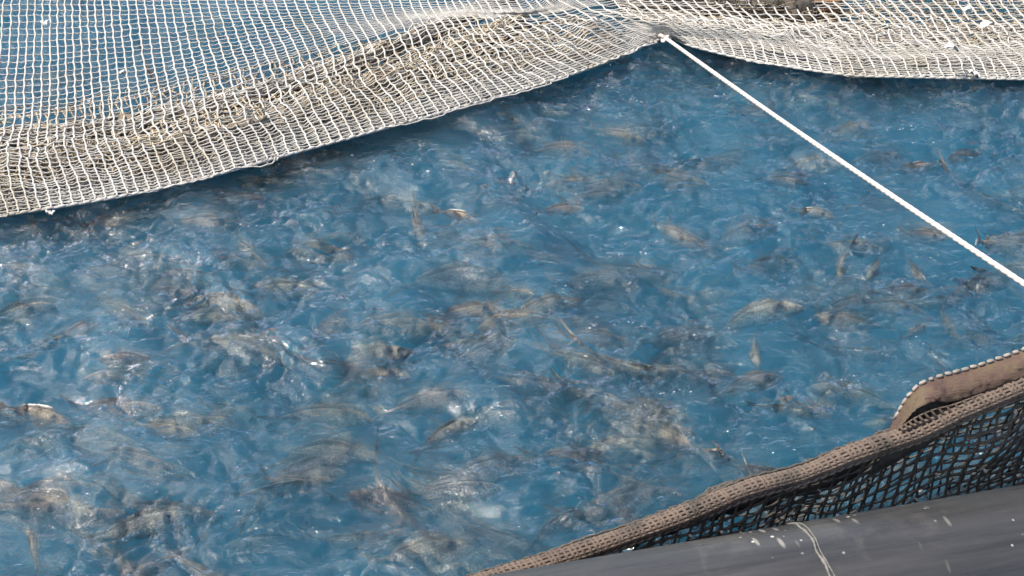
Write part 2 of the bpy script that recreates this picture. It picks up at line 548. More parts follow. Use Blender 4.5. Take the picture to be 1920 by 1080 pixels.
#  tail x, y, head x, y (photo pixels), depth of the middle, bend, skin, roll, label
FISH = [
 (315,424,447,418,-.060,1,3, 12,'pinkish fish with raised back fin, nearest below the scalloped net edge at left'),
 (403,457,497,497,-.060,3,0, 20,'stubby tan fish slanting down, between the pinkish fish and the wide clear blue patch'),
 (553,425,662,482,-.055,4,0,-15,'fish with a pale curled tail raised high, right of the stubby tan fish'),
 (165,577,280,605,-.055,1,0, 10,'slender tan-backed fish in open blue, left of the pale yellowish fish'),
 (363,627,525,670,-.050,2,0, 35,'big broad grey-tan fish on its side, left of the tangled pale group'),
 (302,692,190,678,-.050,2,3, 25,'lone tan fish facing left at mid left, its tail to the right'),
 (38,405,82,452,-.055,1,0,-10,'small mottled fish pointing down under the left end of the bird net'),
 (327,607,440,603,-.060,0,1, 10,'pale yellowish fish above the big broad grey-tan fish'),
 (757,387,797,447,-.050,1,0,-20,'bright mottled fish standing almost upright in the middle of the pen'),
 (838,456,1000,458,-.050,0,3, 10,'straight fish with spread forked tail, right of the upright mottled fish'),
 (735,537,955,485,-.062,1,2, 20,'large dusky fish with a long sloping back in the middle'),
 (643,620,818,598,-.055,1,3, 15,'long pinkish-backed fish directly below the large dusky fish'),
 (805,597,942,580,-.058,0,0, 10,'slim tan fish in the middle row between two overlapping fish'),
 (950,577,1087,570,-.050,2,0, 10,'fish with a row of bright back spines, right end of the middle group'),
 (1050,637,1180,642,-.055,1,3,  5,'fish with a serrated brown back and dark cheek spot right of the middle group'),
 (1200,648,1322,634,-.065,0,2, 15,'dusky purple-grey fish in line after the serrated brown one'),
 (650,697,767,714,-.052,2,0,-10,'arched tan fish just above two fish swimming apart'),
 (718,777,882,738,-.055,1,3, 15,'smooth fish climbing to the right from a dark tail, below the middle group'),
 (525,750,694,782,-.050,2,0,-10,'arched tan fish with a glint at its gill, diving to the right'),
 (538,795,705,852,-.045,4,0,-15,'brightest cream-backed fish, S-curved, at lower left of the middle'),
 (905,708,1097,736,-.055,1,2, -5,'long grey fish with a white streak on its tail root, above the white splash'),
 (1098,760,1290,770,-.050,0,0,  5,'thin fish with a dashed white back, right of the white splash'),
 (770,838,895,796,-.055,2,1, 10,'greenish pale ragged fish right of the brightest cream-backed one'),
 (825,905,1005,853,-.070,1,2, 20,'faint violet-grey fish in the lower middle, right of the greenish pale one'),
 (1000,845,1135,882,-.070,2,2, 10,'faint violet fish with raised pale tail tip, beneath the white splash'),
 (765,940,935,908,-.065,1,2, 15,'dusky fish with a faint tan back streak, lowest of the middle fish'),
 (1070,972,1275,905,-.060,1,2, 20,'big blue-grey fish rising beside the brown net roll'),
 (1155,808,1300,818,-.070,1,2, 10,'violet fish with a pinkish tail root right of the white splash, over a dark hole'),
 (25,765,132,802,-.050,2,0, 30,'broad tan fish with a bright cheek at the far left, lower half'),
 (130,777,300,763,-.060,1,3,  5,'long pinkish fish trailing across, just right of the broad tan one'),
 (243,807,372,822,-.050,1,0, 15,'olive fish with bright sparkles under its chin at lower left'),
 (183,830,322,882,-.055,2,3, 10,'reddish-brown fish diving to the right below the olive fish'),
 (20,912,174,966,-.048,2,0, 25,'fish with a bright white snout drop near the lower left corner'),
 (-25,968,137,955,-.055,1,3,  5,'long tan fish cut by the left frame edge, beneath the one with a snout drop'),
 (497,923,607,920,-.060,1,3,  5,'small reddish fish alone over a dark blue hollow near the bottom'),
 (105,1062,55,1010,-.060,3,1,-30,'pale fish turning upward in the lower left corner'),
 (1215,430,1300,467,-.055,1,0, 10,'small tan fish with a dark cheek right of the middle'),
 (1483,404,1560,418,-.045,0,1, 10,'whitish broken-looking fish closest below the white rope'),
 (1552,475,1578,530,-.045,3,1,-20,'short bright white fish standing upright, below the rope on the right'),
 (1688,500,1730,535,-.050,1,0,-10,'small tan fish slanting down between the rope and the teal patch'),
 (1664,488,1624,528,-.050,2,1, 20,'mottled olive fish facing down-left beside the short bright white one'),
 (1638,563,1740,552,-.055,1,3,  5,'tan fish with slanting stripes and dark head, above the teal patch at right'),
 (1655,632,1528,598,-.048,4,0, 15,'strongly arched fish with a white snout facing left'),
 (1745,588,1795,642,-.055,1,0,-10,'olive fish heading down toward the brown net flap'),
 (1688,652,1735,626,-.060,0,3,  5,'small orange-brown fish just above the brown net flap'),
 (1333,728,1465,712,-.058,2,2, 10,'fish with a beaded pinkish back left of the net flap'),
 (1398,633,1420,692,-.050,1,1,  0,'narrow fish seen as a chain of bright bumps pointing down'),
 (1688,450,1768,462,-.055,1,3,  5,'brownish fish just under the lower part of the white rope'),
 (1533,257,1632,240,-.048,2,1, 10,'arched fish with a bright round head above the white rope'),
 (1370,216,1452,213,-.058,0,3,  0,'small tan fish crossing beneath the upper white rope'),
 (1000,270,1108,292,-.055,2,3,  5,'pinkish-tan fish below the net edge, left of the rope'),
 (925,228,970,240,-.055,1,0,  5,'smallest tan fish, close under the scalloped net edge'),
 (1083,357,1202,350,-.060,1,3,  5,'faint pink fish with a dark neighbour under it, upper middle'),
 (1190,325,1327,343,-.058,1,0,  5,'tan fish with a white snout in the upper right of the middle'),
 (1103,242,1272,234,-.062,0,2,  0,'long faint mauve fish near the rope knot'),
 (1008,407,1092,401,-.060,0,3,  0,'short pinkish fish under the dark-headed one'),
 (828,404,897,427,-.052,2,0, 15,'fish with a beaded bright back beside a deep blue hollow'),
 (1423,348,1513,353,-.058,1,3,  0,'pale tan fish left of the middle of the white rope'),
 (1755,305,1835,297,-.060,2,2,  5,'dusky fish right of the white rope, higher of two'),
 (1675,333,1752,320,-.060,1,0,  5,'tan fish right of the white rope, lower of two'),
 (1060,385,1160,374,-.066,1,2, 10,'dark-headed fish in the upper middle'),
 (860,690,965,625,-.060,5,2, 40,'curled dark fish ringed by a pale arc, in the middle group'),
 (560,655,650,600,-.055,2,1, 30,'pale tangled fish with ragged fins left of the middle group'),
 (170,500,330,485,-.050,3,1, 30,'broad whitish mottled fish at upper left, over blue water'),
 (130,437,260,412,-.050,0,1,  0,'long thin white-sided fish close to the net at upper left'),
 (440,545,590,540,-.056,0,1,  0,'thin pale fish with dark edges, left of the large dusky one'),
 (65,690,120,640,-.052,5,1,  5,'pale crescent-curved fish at the far left'),
 (110,650,190,625,-.060,1,2, 20,'dark brownish fish just right of the pale crescent one'),
]


def build_fish():
    for k, (x0, y0, x1, y1, z, b, mi, roll, lab) in enumerate(FISH):
        z = z - 0.026
        A = at(x0, y0, z); B = at(x1, y1, z)
        d = B - A; L = float(np.hypot(d[0], d[1])) * 0.95
        yaw = math.atan2(d[1], d[0])
        L = min(max(L * 1.15, 0.16), 0.44)
        c = (A + B) / 2
        if abs(math.sin(yaw)) > 0.7: z -= 0.018
        c[2] = z * (L / 0.28)
        rl = math.radians(roll) * (-1 if abs(yaw) < 1.57 else 1)
        place_fish(c, yaw, math.radians(random.uniform(-5, 5)), rl, L, b, mi, lab, 'fish near the surface of the pen')
    r = random.Random(5)
    n = 0
    while n < 228:
        px = r.uniform(-80, 2000); py = r.uniform(90, 1100)
        z = -0.072 - 0.15 * r.random() ** 1.2
        P = at(px, py, z)
        yaw = r.gauss(0.03, 0.30) + (math.pi if r.random() < 0.15 else 0)
        if P[1] > 6.2: continue
        place_low(P, yaw, r.gauss(0, 0.12), r.gauss(0, 0.35), r.uniform(0.25, 0.36), r.randrange(6), r.choice([0, 1, 2, 2, 1]),
                  'blurred blue-grey fish deeper under the surface, its outline lost in the water', 'fish deeper in the pen')
        n += 1




def build_foam_and_glints():
    """flecks of foam and bubbles, also standing in for sun glints on the ripples"""
    r = np.random.default_rng(9)
    mb = MB()
    cx = r.uniform(-3.2, 3.2, 150); cy = r.uniform(2.2, 6.0, 150)
    for k in range(150):
        m = int(r.integers(2, 12))
        ang = r.uniform(-0.5, 0.5)
        for q in range(m):
            u = r.normal(0, 0.05); v = r.normal(0, 0.012)
            x = cx[k] + u * math.cos(ang) - v * math.sin(ang); y = cy[k] + u * math.sin(ang) + v * math.cos(ang)
            z = float(height(np.array([[x]]), np.array([[y]]))[0, 0])
            a = min(abs(r.normal(0, 0.0024)) + 0.0008, 0.0045); b = a * r.uniform(0.15, 0.5); th = r.uniform(-0.6, 0.6)
            ph = np.arange(6) * math.pi / 3
            ring = np.stack([a * np.cos(ph), b * np.sin(ph), 0 * ph], 1)
            c, s_ = math.cos(th), math.sin(th)
            ring = np.stack([ring[:, 0] * c - ring[:, 1] * s_, ring[:, 0] * s_ + ring[:, 1] * c, ring[:, 2]], 1)
            P = np.stack([ring * 1.0 + [x, y, z - .001], ring * 0.75 + [x, y, z + b * .5], ring * 0.02 + [x, y, z + b * .7]], 1)
            mb.sheet(P, closed_u=True)
    t = NT('white foam and glints'); t.l(t.ramp(t.noise(60, 2, t.obj()), [(0.3, (0.40, 0.45, 0.50)), (0.7, (0.62, 0.66, 0.70))]), t.b.inputs['Base Color'])
    t.b.inputs['Roughness'].default_value = 0.3
    tag(mb.build('foam', t.m), 'tiny white flecks of foam, bubbles and modelled sun glints on the stirred water', 'foam', kind='stuff')  # pale flecks make up for sparse glints, besides the foam


build_fish()
build_foam_and_glints()
#NETS
# ================================================================== BIRD NET over the pen
# columns of the net followed on the photograph: edge, band, ridge, behind the ridge, top of the frame, beyond it
NETC = [
 [(-150,428),(-160,375),(-168,292),(-152,215),(-125,0),(-105,-150)],
 [(10,402),(0,352),(-8,290),(5,222),(20,0),(35,-150)],
 [(300,352),(283,312),(255,250),(243,185),(222,0),(215,-150)],
 [(600,272),(580,232),(545,180),(522,115),(475,0),(450,-150)],
 [(900,190),(870,155),(822,95),(790,45),(765,0),(715,-150)],
 [(1060,142),(1018,118),(960,72),(915,32),(890,0),(812,-150)],
 [(1160,106),(1122,88),(1062,58),(1012,25),(985,0),(885,-150)],
 [(1246,71),(1212,60),(1162,35),(1112,10),(1038,-42),(930,-170)],
 [(1300,86),(1282,66),(1240,40),(1190,8),(1090,-95),(1010,-170)],
 [(1400,110),(1385,78),(1348,50),(1295,10),(1185,-110),(1120,-190)],
 [(1500,127),(1485,92),(1445,60),(1390,12),(1280,-118),(1215,-198)]]
NETC += [[(X, Y), (X - 15, Y - 35), (X - 55, Y - 72), (X - 112, 14), (X - 222, -120), (X - 285, -200)]
         for X, Y in ((1600,140),(1700,143),(1920,147),(2090,150),(2300,155),(2560,160))]
NETZ = np.array([0.065, 0.105, 0.165, 0.14, 0.17, 0.22])
ROWS_L = [7, 10, 8, 20, 16]          # rows of mesh between neighbouring control levels


def net_frame(us, vs, dz=0.0):
    """us: column index (float) along the edge, vs: level (float 0..5) -> (len(us), len(vs), 3)"""
    C = np.array(NETC, float)
    out = np.stack([catmull(C[:, k], us) for k in range(6)], 1)       # (nu, 6, 2)
    P = np.stack([catmull(out[i], vs) for i in range(len(us))], 0)    # (nu, nv, 2)
    z = np.interp(vs, np.arange(6), NETZ)[None, :] * np.ones((len(us), 1)) + dz
    return at(P[..., 0], P[..., 1], z)


def net_u(nsub):
    """column positions, an even number of pixels apart along the edge"""
    C = np.array(NETC, float)[:, 0]
    t = np.linspace(0, len(C) - 1, 2000)
    E = catmull(C, t)
    L = np.concatenate([[0], np.cumsum(np.linalg.norm(np.diff(E, axis=0), axis=1))])
    n = int(L[-1] / 20.5)
    return np.interp(np.linspace(0, L[-1], (n - 1) * nsub + 1), L, t), n


def crumple(P, amp, seed=0.0, f=1.0):
    X, Y = P[..., 0] * f, P[..., 1] * f
    P = P.copy()
    P[..., 2] += amp * (0.6 * sample(N1, X / 2.2 + seed, Y / 2.2) + 0.25 * sample(N2, X / 1.3 + seed, Y / 1.1))
    P[..., 0] += amp * 0.35 * sample(N3, X / 1.8, Y / 1.8 + seed)
    P[..., 1] += amp * 0.25 * sample(N1, X / 1.5 + .4, Y / 1.5 + seed)
    return P


def grid_net(mb, P, sub_u, sub_v, rv, rh, zig=0.0035, mbc=None):
    """P (nu, nv, 3) with sub_u / sub_v points per mesh cell: columns and rows of knitted twine"""
    Pz = P.copy()
    j = np.arange(P.shape[1])
    ph = (j // sub_v) % 2 * 2 - 1
    T = np.gradient(P, axis=0); T /= np.linalg.norm(T, axis=2, keepdims=True) + 1e-9
    Pz += T * (ph * (j % sub_v == 0) * zig)[None, :, None]
    knot = 1 + 0.38 * (j % sub_v == 0)
    (mbc or mb).tubes(Pz[::sub_u], rv * knot * np.ones((len(Pz[::sub_u]), 1)), 5)
    rows = Pz[:, ::sub_v].transpose(1, 0, 2).copy()
    # every row sags a little between two columns
    i = np.arange(rows.shape[1])
    rows[..., 2] -= 0.004 * (i % sub_u != 0)[None, :]
    mb.tubes(rows, rh, 4)


def build_bird_net():
    root = empty('bird_net', tuple(at(900, 150, 0.2)))
    tag(root, 'cream bird net of square mesh draped over the far side of the fish pen', 'net')
    us, n = net_u(2)
    vs = [0.0]
    for k, c in enumerate(ROWS_L):
        vs += list(np.linspace(k, k + 1, c * 2 + 1)[1:])
    vs = np.array(vs)
    P = net_frame(us, vs)
    a = np.interp(vs, [0, 1, 2, 3, 4, 5], [0.003, 0.010, 0.018, 0.006, 0.004, 0.006])
    Q = crumple(P, 1.0)
    P = P + (Q - P) * a[None, :, None]
    # the right half hangs in small waves
    right = np.clip((us - 8) / 2, 0, 1)[:, None] * np.clip(vs[None, :] / 1.0, 0, 1)
    P[..., 2] += right * 0.004 * np.sin(vs[None, :] * 7 + us[:, None] * 2.2)
    mb = MB(); grid_net(mb, P, 2, 2, 0.0039, 0.0030, 0.0020)
    o1 = mb.build('net_sheet', M_CREAM)
    # under-turned hem: the net goes round the edge and back below itself
    vs2 = np.linspace(0, 1.35, 29)
    H = net_frame(us, vs2, -(0.020 * np.sqrt(np.clip(vs2 / 0.3, 0, 1)) + 0.03 * vs2)[None, :])
    H = crumple(H, 0.006, 0.3)
    H[..., 0] += 0.018 + 0.02 * sample(N3, us / 4, us * 0 + .3)[:, None]
    mb = MB(); mbc = MB(); grid_net(mb, H, 2, 2, 0.0044, 0.0038, 0.006, mbc)
    H2 = net_frame(us, vs2 + 0.06, -(0.040 + 0.04 * vs2)[None, :]); H2[..., 0] -= 0.012; H2 = crumple(H2, 0.006, 0.7)[:, 2:]
    grid_net(mb, H2, 2, 2, 0.0040, 0.0036, 0.006, mbc)
    o2 = mb.build('folded_hem', M_CREAM)
    o2b = mbc.build('hem_uprights', M_HEM_SHADED)
    # edge cord, dashed by the lacing
    E = net_frame(us, np.array([0.0, 0.02]))[:, 0]
    E[:, 2] -= 0.006
    mb = MB(); mb.tubes(even(E, 0.02), 0.0052, 6)
    k = even(E, 0.047)
    d = np.gradient(k, axis=0); d /= np.linalg.norm(d, axis=1, keepdims=True)
    P2 = k[:, None] + d[:, None] * np.array([-0.016, -0.006, 0.006, 0.016])[None, :, None]
    P2[:, :, 2] += 0.003
    mb.tubes(P2, np.array([0.004, 0.0078, 0.0078, 0.004]), 6)
    o3 = mb.build('edge_cord', M_CREAM)
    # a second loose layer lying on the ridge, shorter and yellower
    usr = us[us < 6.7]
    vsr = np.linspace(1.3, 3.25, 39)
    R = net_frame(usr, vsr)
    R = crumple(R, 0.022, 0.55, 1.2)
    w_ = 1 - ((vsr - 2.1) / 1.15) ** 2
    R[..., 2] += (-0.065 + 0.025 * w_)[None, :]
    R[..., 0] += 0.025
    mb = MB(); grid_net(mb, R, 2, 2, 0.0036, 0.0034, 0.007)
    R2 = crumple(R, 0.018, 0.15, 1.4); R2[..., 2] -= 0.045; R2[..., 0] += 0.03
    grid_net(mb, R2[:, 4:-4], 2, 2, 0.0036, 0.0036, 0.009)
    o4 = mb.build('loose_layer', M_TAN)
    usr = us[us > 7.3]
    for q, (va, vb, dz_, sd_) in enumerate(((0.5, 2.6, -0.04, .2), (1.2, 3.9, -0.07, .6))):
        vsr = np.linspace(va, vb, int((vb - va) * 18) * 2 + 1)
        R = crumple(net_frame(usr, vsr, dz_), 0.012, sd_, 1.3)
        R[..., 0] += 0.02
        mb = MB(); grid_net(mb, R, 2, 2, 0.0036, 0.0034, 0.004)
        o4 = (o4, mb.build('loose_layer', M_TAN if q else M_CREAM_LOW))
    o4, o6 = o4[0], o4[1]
    o4, o5 = o4
    for o_ in (o5, o6): rebase(root, o_)
    rebase(root, o1, o2, o2b, o3, o4)


def lumpy_tube(path, rad, seed, lump=0.25, n=20, step=0.012, flat=1.0):
    P = even(path, step)
    T = np.gradient(P, axis=0); T /= np.linalg.norm(T, axis=1, keepdims=True)
    A = np.cross(T, [0, 0, 1.0]); A /= np.linalg.norm(A, axis=1, keepdims=True); B = np.cross(A, T)
    an = np.linspace(0, 2 * math.pi, n, endpoint=False)
    s = np.cumsum(np.r_[0, np.linalg.norm(np.diff(P, axis=0), axis=1)])
    S_, A_ = np.meshgrid(s, an)
    r = rad * (1 + lump * sample(N1, S_ / 1.9 + seed, A_ / 6.283) + 0.4 * lump * sample(N2, S_ / 1.1 + seed, A_ / 6.283))
    V = P[None] + (A[None] * np.cos(A_)[..., None] + B[None] * np.sin(A_)[..., None] * flat) * r[..., None]
    return V, P


def build_rolled_nets():
    """fouled netting bundled in rolls below the bird net's ridge"""
    def roll(name, label, pix, z, rad, core, tw, seed, n_wraps=9):
        path = catmull(at([p[0] for p in pix], [p[1] for p in pix], z), 140)
        V, P = lumpy_tube(path, rad, seed)
        root = empty(name, tuple(P[len(P) // 2]))
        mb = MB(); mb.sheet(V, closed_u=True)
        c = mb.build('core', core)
        mb = MB()
        # twine running lengthways and around, a wrapped net
        V2, P2 = lumpy_tube(path, rad * 1.05, seed + .2, 0.32, 22, 0.022)
        mb.tubes(V2, 0.0034, 4)
        ring = V2.transpose(1, 0, 2)[::2]
        ring = np.concatenate([ring, ring[:, :1]], 1)
        mb.tubes(ring, 0.0034, 4)
        V3, P3 = lumpy_tube(path, rad * 1.14, seed + .6, 0.45, 12, 0.03)
        mb.tubes(V3, 0.003, 4)
        ring = V3.transpose(1, 0, 2)[::2]
        mb.tubes(np.concatenate([ring, ring[:, :1]], 1), 0.003, 4)
        t_ = mb.build('wrapped_mesh', tw)
        rebase(root, c, t_)
        tag(root, label, 'rolled net', 'rolls of old netting under the bird net')
    lo = [(-170,318),(0,312),(100,308),(250,288),(400,262),(540,225),(680,178),(800,130),(900,82),(980,45)]
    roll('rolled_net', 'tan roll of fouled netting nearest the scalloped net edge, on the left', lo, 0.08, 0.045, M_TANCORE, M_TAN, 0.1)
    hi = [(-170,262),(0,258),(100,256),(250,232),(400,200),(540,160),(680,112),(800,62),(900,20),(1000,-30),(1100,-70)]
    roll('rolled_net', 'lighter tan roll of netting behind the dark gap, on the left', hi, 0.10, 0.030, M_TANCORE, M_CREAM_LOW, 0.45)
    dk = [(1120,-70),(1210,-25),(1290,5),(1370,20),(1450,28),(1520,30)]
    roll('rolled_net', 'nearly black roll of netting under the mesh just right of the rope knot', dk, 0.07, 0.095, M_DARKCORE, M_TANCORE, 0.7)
    # coil of rusty rope
    c = at(1528, 14, 0.07)
    mb = MB()
    for k in range(7):
        a = np.linspace(0, 2 * math.pi, 60)
        r = 0.10 + 0.008 * math.sin(k * 2.1)
        P = np.stack([r * 1.3 * np.cos(a) + 0.01 * math.sin(k), r * 0.9 * np.sin(a), 0.019 * k - 0.05 + 0.006 * np.sin(3 * a + k)], 1) + c
        mb.tubes(P, 0.0115, 8)
        mb.tubes(P * np.array([1, 1, 1]) + (P - c) * [-0.22, -0.22, 0], 0.0115, 8)
        for s in range(3):
            q = np.linspace(0, 2 * math.pi * 30, 500); aa = q / 30
            base = np.stack([r * 1.3 * np.cos(aa) + 0.01 * math.sin(k), r * 0.9 * np.sin(aa), 0.019 * k - 0.05 + 0.006 * np.sin(3 * aa + k)], 1) + c
            mb.tubes(base + 0.0085 * np.stack([np.cos(q + 2.1 * s) * np.cos(aa), np.cos(q + 2.1 * s) * np.sin(aa), np.sin(q + 2.1 * s)], 1), 0.0055, 4)
    o = mb.build('rope_coil', M_ORANGE)
    tag(o, 'rusty orange coil of rope showing through the mesh at the top edge', 'rope coil')


def rope_mesh(P, r, lay, strands=3):
    """laid rope: strands twisted round each other"""
    mb = MB()
    P = even(P, lay / 10)
    T = np.gradient(P, axis=0); T /= np.linalg.norm(T, axis=1, keepdims=True)
    A = np.cross(T, [0.0, 0, 1.0]); A /= np.linalg.norm(A, axis=1, keepdims=True); B = np.cross(A, T)
    s = np.cumsum(np.r_[0, np.linalg.norm(np.diff(P, axis=0), axis=1)])
    for k in range(strands):
        a = s / lay * 2 * math.pi + k * 2 * math.pi / strands
        Q = P + (A * np.cos(a)[:, None] + B * np.sin(a)[:, None]) * r * 0.26
        mb.tubes(Q, r * 0.76, 8)
    return mb


def build_rope():
    a = at(1246, 70, 0.08); b = at(1920, 532, 0.50)
    d = b - a
    t = np.linspace(0, 1.55, 60)[:, None]
    P = a + d * t
    P[:, 2] -= 0.012 * np.sin(np.pi * np.clip(t[:, 0], 0, 1))
    root = empty('mooring_rope', tuple(a))
    o = rope_mesh(P, 0.0092, 0.095).build('rope', M_WHITE)
    # the knot where it is tied into the net's edge
    mb = MB()
    s = np.linspace(0, 2 * math.pi, 120)
    K = np.stack([0.020 * (np.sin(s) + 2 * np.sin(2 * s)) * 0.45, 0.020 * (np.cos(s) - 2 * np.cos(2 * s)) * 0.45, -0.020 * np.sin(3 * s) * 0.6], 1) + a + d / np.linalg.norm(d) * 0.006
    mb.tubes(K, 0.0095, 8)
    mb.tubes(a + np.array([[0, 0, 0], [-0.02, 0.02, -0.004], [-0.045, 0.03, 0.0], [-0.07, 0.025, -0.012]]), 0.008, 8)
    k = mb.build('knot', M_WHITE)
    rebase(root, o, k)
    tag(root, 'taut white rope running from the tip of the net down to the right', 'rope')


def build_scraps():
    items = [(1810, 16, .20, 0.75, 'white plastic scrap highest on the right part of the net'),
             (1848, 46, .20, 1.05, 'largest white plastic scrap lying on the right part of the net'),
             (1783, 88, .22, 1.0, 'wedge-shaped white scrap caught in a crease of the net, above the hem'),
             (1824, 138, .09, 1.1, 'white scrap hanging from the right-hand net edge over the water'),
             (93, 398, .06, 0.55, 'tiny white scrap hanging under the left end of the net edge'),
             (82, 42, .17, 0.8, 'small pale scrap on the flat mesh at the upper left'),
             (228, 135, .16, 0.5, 'pair of tiny white knots on the flat mesh, left of the folds')]
    for i, (x, y, z, s, lab) in enumerate(items):
        c = at(x, y, z)
        r = random.Random(i)
        n = 6
        g = np.linspace(-1, 1, n)
        U, W = np.meshgrid(g, g, indexing='ij')
        P = np.stack([U * 0.026 + 0.006 * W ** 2, W * 0.016 * (1.2 + U * 0.4), 0.010 * np.sin(2.3 * U + i) + 0.008 * np.cos(2 * W + 2 * i * U) + 0.004], -1) * s
        P += np.array([[[r.gauss(0, .0014) for _ in range(3)] for _ in range(n)] for _ in range(n)])
        lowP = P.copy(); lowP[..., 2] -= 0.004
        mb = MB()
        a = np.concatenate([P, lowP[::-1]], 0)
        mb.sheet((a + c), closed_u=True)
        o = mb.build('plastic_scrap', M_SCRAP)
        o.data.transform(Matrix.Translation(-Vector(c))); o.location = Vector(c)
        tag(o, lab, 'plastic scrap', 'white scraps caught on the bird net')


# ================================================================== NEAR SIDE: pipe, side net, roll
PIPE_R, PIPE_Z = 0.20, 0.10
_d1 = ray(1056, 1055); _d2 = ray(1920, 908)
_n = np.cross(_d1, _d2); _n /= np.linalg.norm(_n)
if _n[2] > 0: _n = -_n
_cam = np.array([0, 0, CAM_H])


def pipe_axis(px, py):
    """a point of the pipe's axis: on the plane parallel to the top outline's plane, at the axis height"""
    d = ray(px, py)
    o = _cam + _n * PIPE_R
    t = (PIPE_Z - o[2]) / d[2]
    return o + d * t


PA, PB = pipe_axis(1056, 1055), pipe_axis(1920, 908)
PDIR = (PB - PA) / np.linalg.norm(PB - PA)
PN = np.array([-PDIR[1], PDIR[0], 0.0])           # horizontal, away from the camera
if PN[1] < 0: PN = -PN


def build_pipe():
    t = NT('black plastic pipe'); co = t.obj()
    mp = t.n('ShaderNodeMapping'); mp.inputs['Scale'].default_value = (0.7, 9, 9); t.l(co, mp.inputs[0])
    streak = t.noise(4, 5, mp.outputs[0], 0.6)
    base = t.ramp(streak, [(0.3, (0.027, 0.027, 0.027)), (0.7, (0.047, 0.046, 0.045))])
    dust = t.ramp(t.noise(5, 6, co, 0.65, 0.5), [(0.54, (0, 0, 0)), (0.85, (0.35, 0.35, 0.35))])
    base = t.mix(dust, base, (0.17, 0.16, 0.14))
    vo = t.n('ShaderNodeTexVoronoi'); vo.inputs['Scale'].default_value = 26; t.l(co, vo.inputs['Vector'])
    vo.inputs['Randomness'].default_value = 1.0
    keep = t.ramp(t.noise(7, 2, co), [(0.50, (0, 0, 0)), (0.6, (1, 1, 1))])
    dots = t.mix(1.0, t.ramp(vo.outputs['Distance'], [(0.09, (1, 1, 1)), (0.15, (0, 0, 0))]), keep, 'MULTIPLY')
    base = t.mix(dots, base, (0.42, 0.41, 0.38))
    mp2 = t.n('ShaderNodeMapping'); mp2.inputs['Scale'].default_value = (26, 7, 7); mp2.inputs['Rotation'].default_value = (0.2, 0, 0); t.l(co, mp2.inputs[0])
    vo2 = t.n('ShaderNodeTexVoronoi'); vo2.inputs['Scale'].default_value = 1.4; t.l(mp2.outputs[0], vo2.inputs['Vector'])
    k2 = t.ramp(t.noise(3.5, 2, co), [(0.60, (0, 0, 0)), (0.68, (1, 1, 1))])
    sc = t.mix(1.0, t.ramp(vo2.outputs['Distance'], [(0.16, (0.8, 0.8, 0.8)), (0.26, (0, 0, 0))]), k2, 'MULTIPLY')
    base = t.mix(sc, base, (0.22, 0.21, 0.18))
    t.l(base, t.b.inputs['Base Color'])
    t.l(t.ramp(streak, [(0.3, (0.24,) * 3), (0.7, (0.36,) * 3)]), t.b.inputs['Roughness'])
    t.bump(t.noise(60, 3, mp.outputs[0]), 0.25, 0.003)
    n, k = 2, 96
    L0, L1 = -4.0, 5.0
    an = np.linspace(0, 2 * math.pi, k, endpoint=False)
    xs = np.array([L0, L1])
    wall = 0.02
    prof = []
    for r, x in ((PIPE_R - wall, L0), (PIPE_R, L0 + .004), (PIPE_R, L1 - .004), (PIPE_R - wall, L1)):
        prof.append(np.stack([np.full(k, x), r * np.cos(an), r * np.sin(an)], 1))
    V = np.array(prof).transpose(1, 0, 2)
    root = empty('floating_pipe', tuple(PA))
    yaw = math.atan2(PDIR[1], PDIR[0])
    root.rotation_euler = (0, 0, yaw)
    mb = MB(); mb.sheet(V, closed_u=True)
    # closed by the inner wall
    inn = np.stack([np.stack([np.full(k, x), (PIPE_R - wall) * np.cos(an), (PIPE_R - wall) * np.sin(an)], 1) for x in (L0, L1)]).transpose(1, 0, 2)
    mb.sheet(inn[::-1], closed_u=True)
    p = mb.build('pipe_wall', t.m); p.parent = root
    # butt-weld bead, pale with salt
    t = NT('pale weld bead'); co = t.obj()
    t.l(t.ramp(t.noise(18, 5, co, 0.7), [(0.35, (0.10, 0.10, 0.09)), (0.58, (0.13, 0.125, 0.11))]), t.b.inputs['Base Color'])
    t.b.inputs['Roughness'].default_value = 0.8
    t.bump(t.noise(90, 3, co), 0.6, 0.004)
    J = weld_x()
    mb = MB()
    for off, rr in ((0.0, 0.0035), (0.008, 0.002)):
        a = np.linspace(0, 2 * math.pi, 260)
        Rr = PIPE_R + 0.0005
        C = np.stack([J + off + 0.004 * sample(N1, a / 6.283, a * 0 + off * 20), Rr * np.cos(a), Rr * np.sin(a)], 1)
        mb.tubes(C, rr * (1 + 0.25 * sample(N2, a / 6.283 * 3, a * 0))[None, :], 8)
    b = mb.build('weld_bead', t.m); b.parent = root
    tag(root, 'thick black plastic pipe, weathered and white-specked, across the lower right corner', 'pipe')


def weld_x():
    """where along the axis a ring's top outline passes pixel (1480, 988)"""
    d = ray(1483, 987)
    # the silhouette point lies in the outline plane; foot on the axis
    v = PA - _cam
    # point on the ray nearest to the axis
    n = np.cross(d, PDIR); n2 = np.cross(PDIR, n)
    t = np.dot(v, n2) / np.dot(d, n2)
    q = _cam + d * t
    return float(np.dot(q - PA, PDIR))


# roll of the side net: photo pixels of its middle line, thickness
ROLL = [(800,1130),(900,1092),(1000,1062),(1100,1030),(1200,995),(1300,958),(1400,917),(1500,890),(1600,850),(1713,812),(1800,772),(1920,722),(2060,662)]


def side_plane(px, py, off):
    """point on the upright plane behind the pipe, off metres from its axis"""
    d = ray(px, py)
    o = PA + PN * off
    t = (d @ PN)
    s = np.dot(o - _cam, PN) / t
    return _cam + d * np.asarray(s)[..., None]


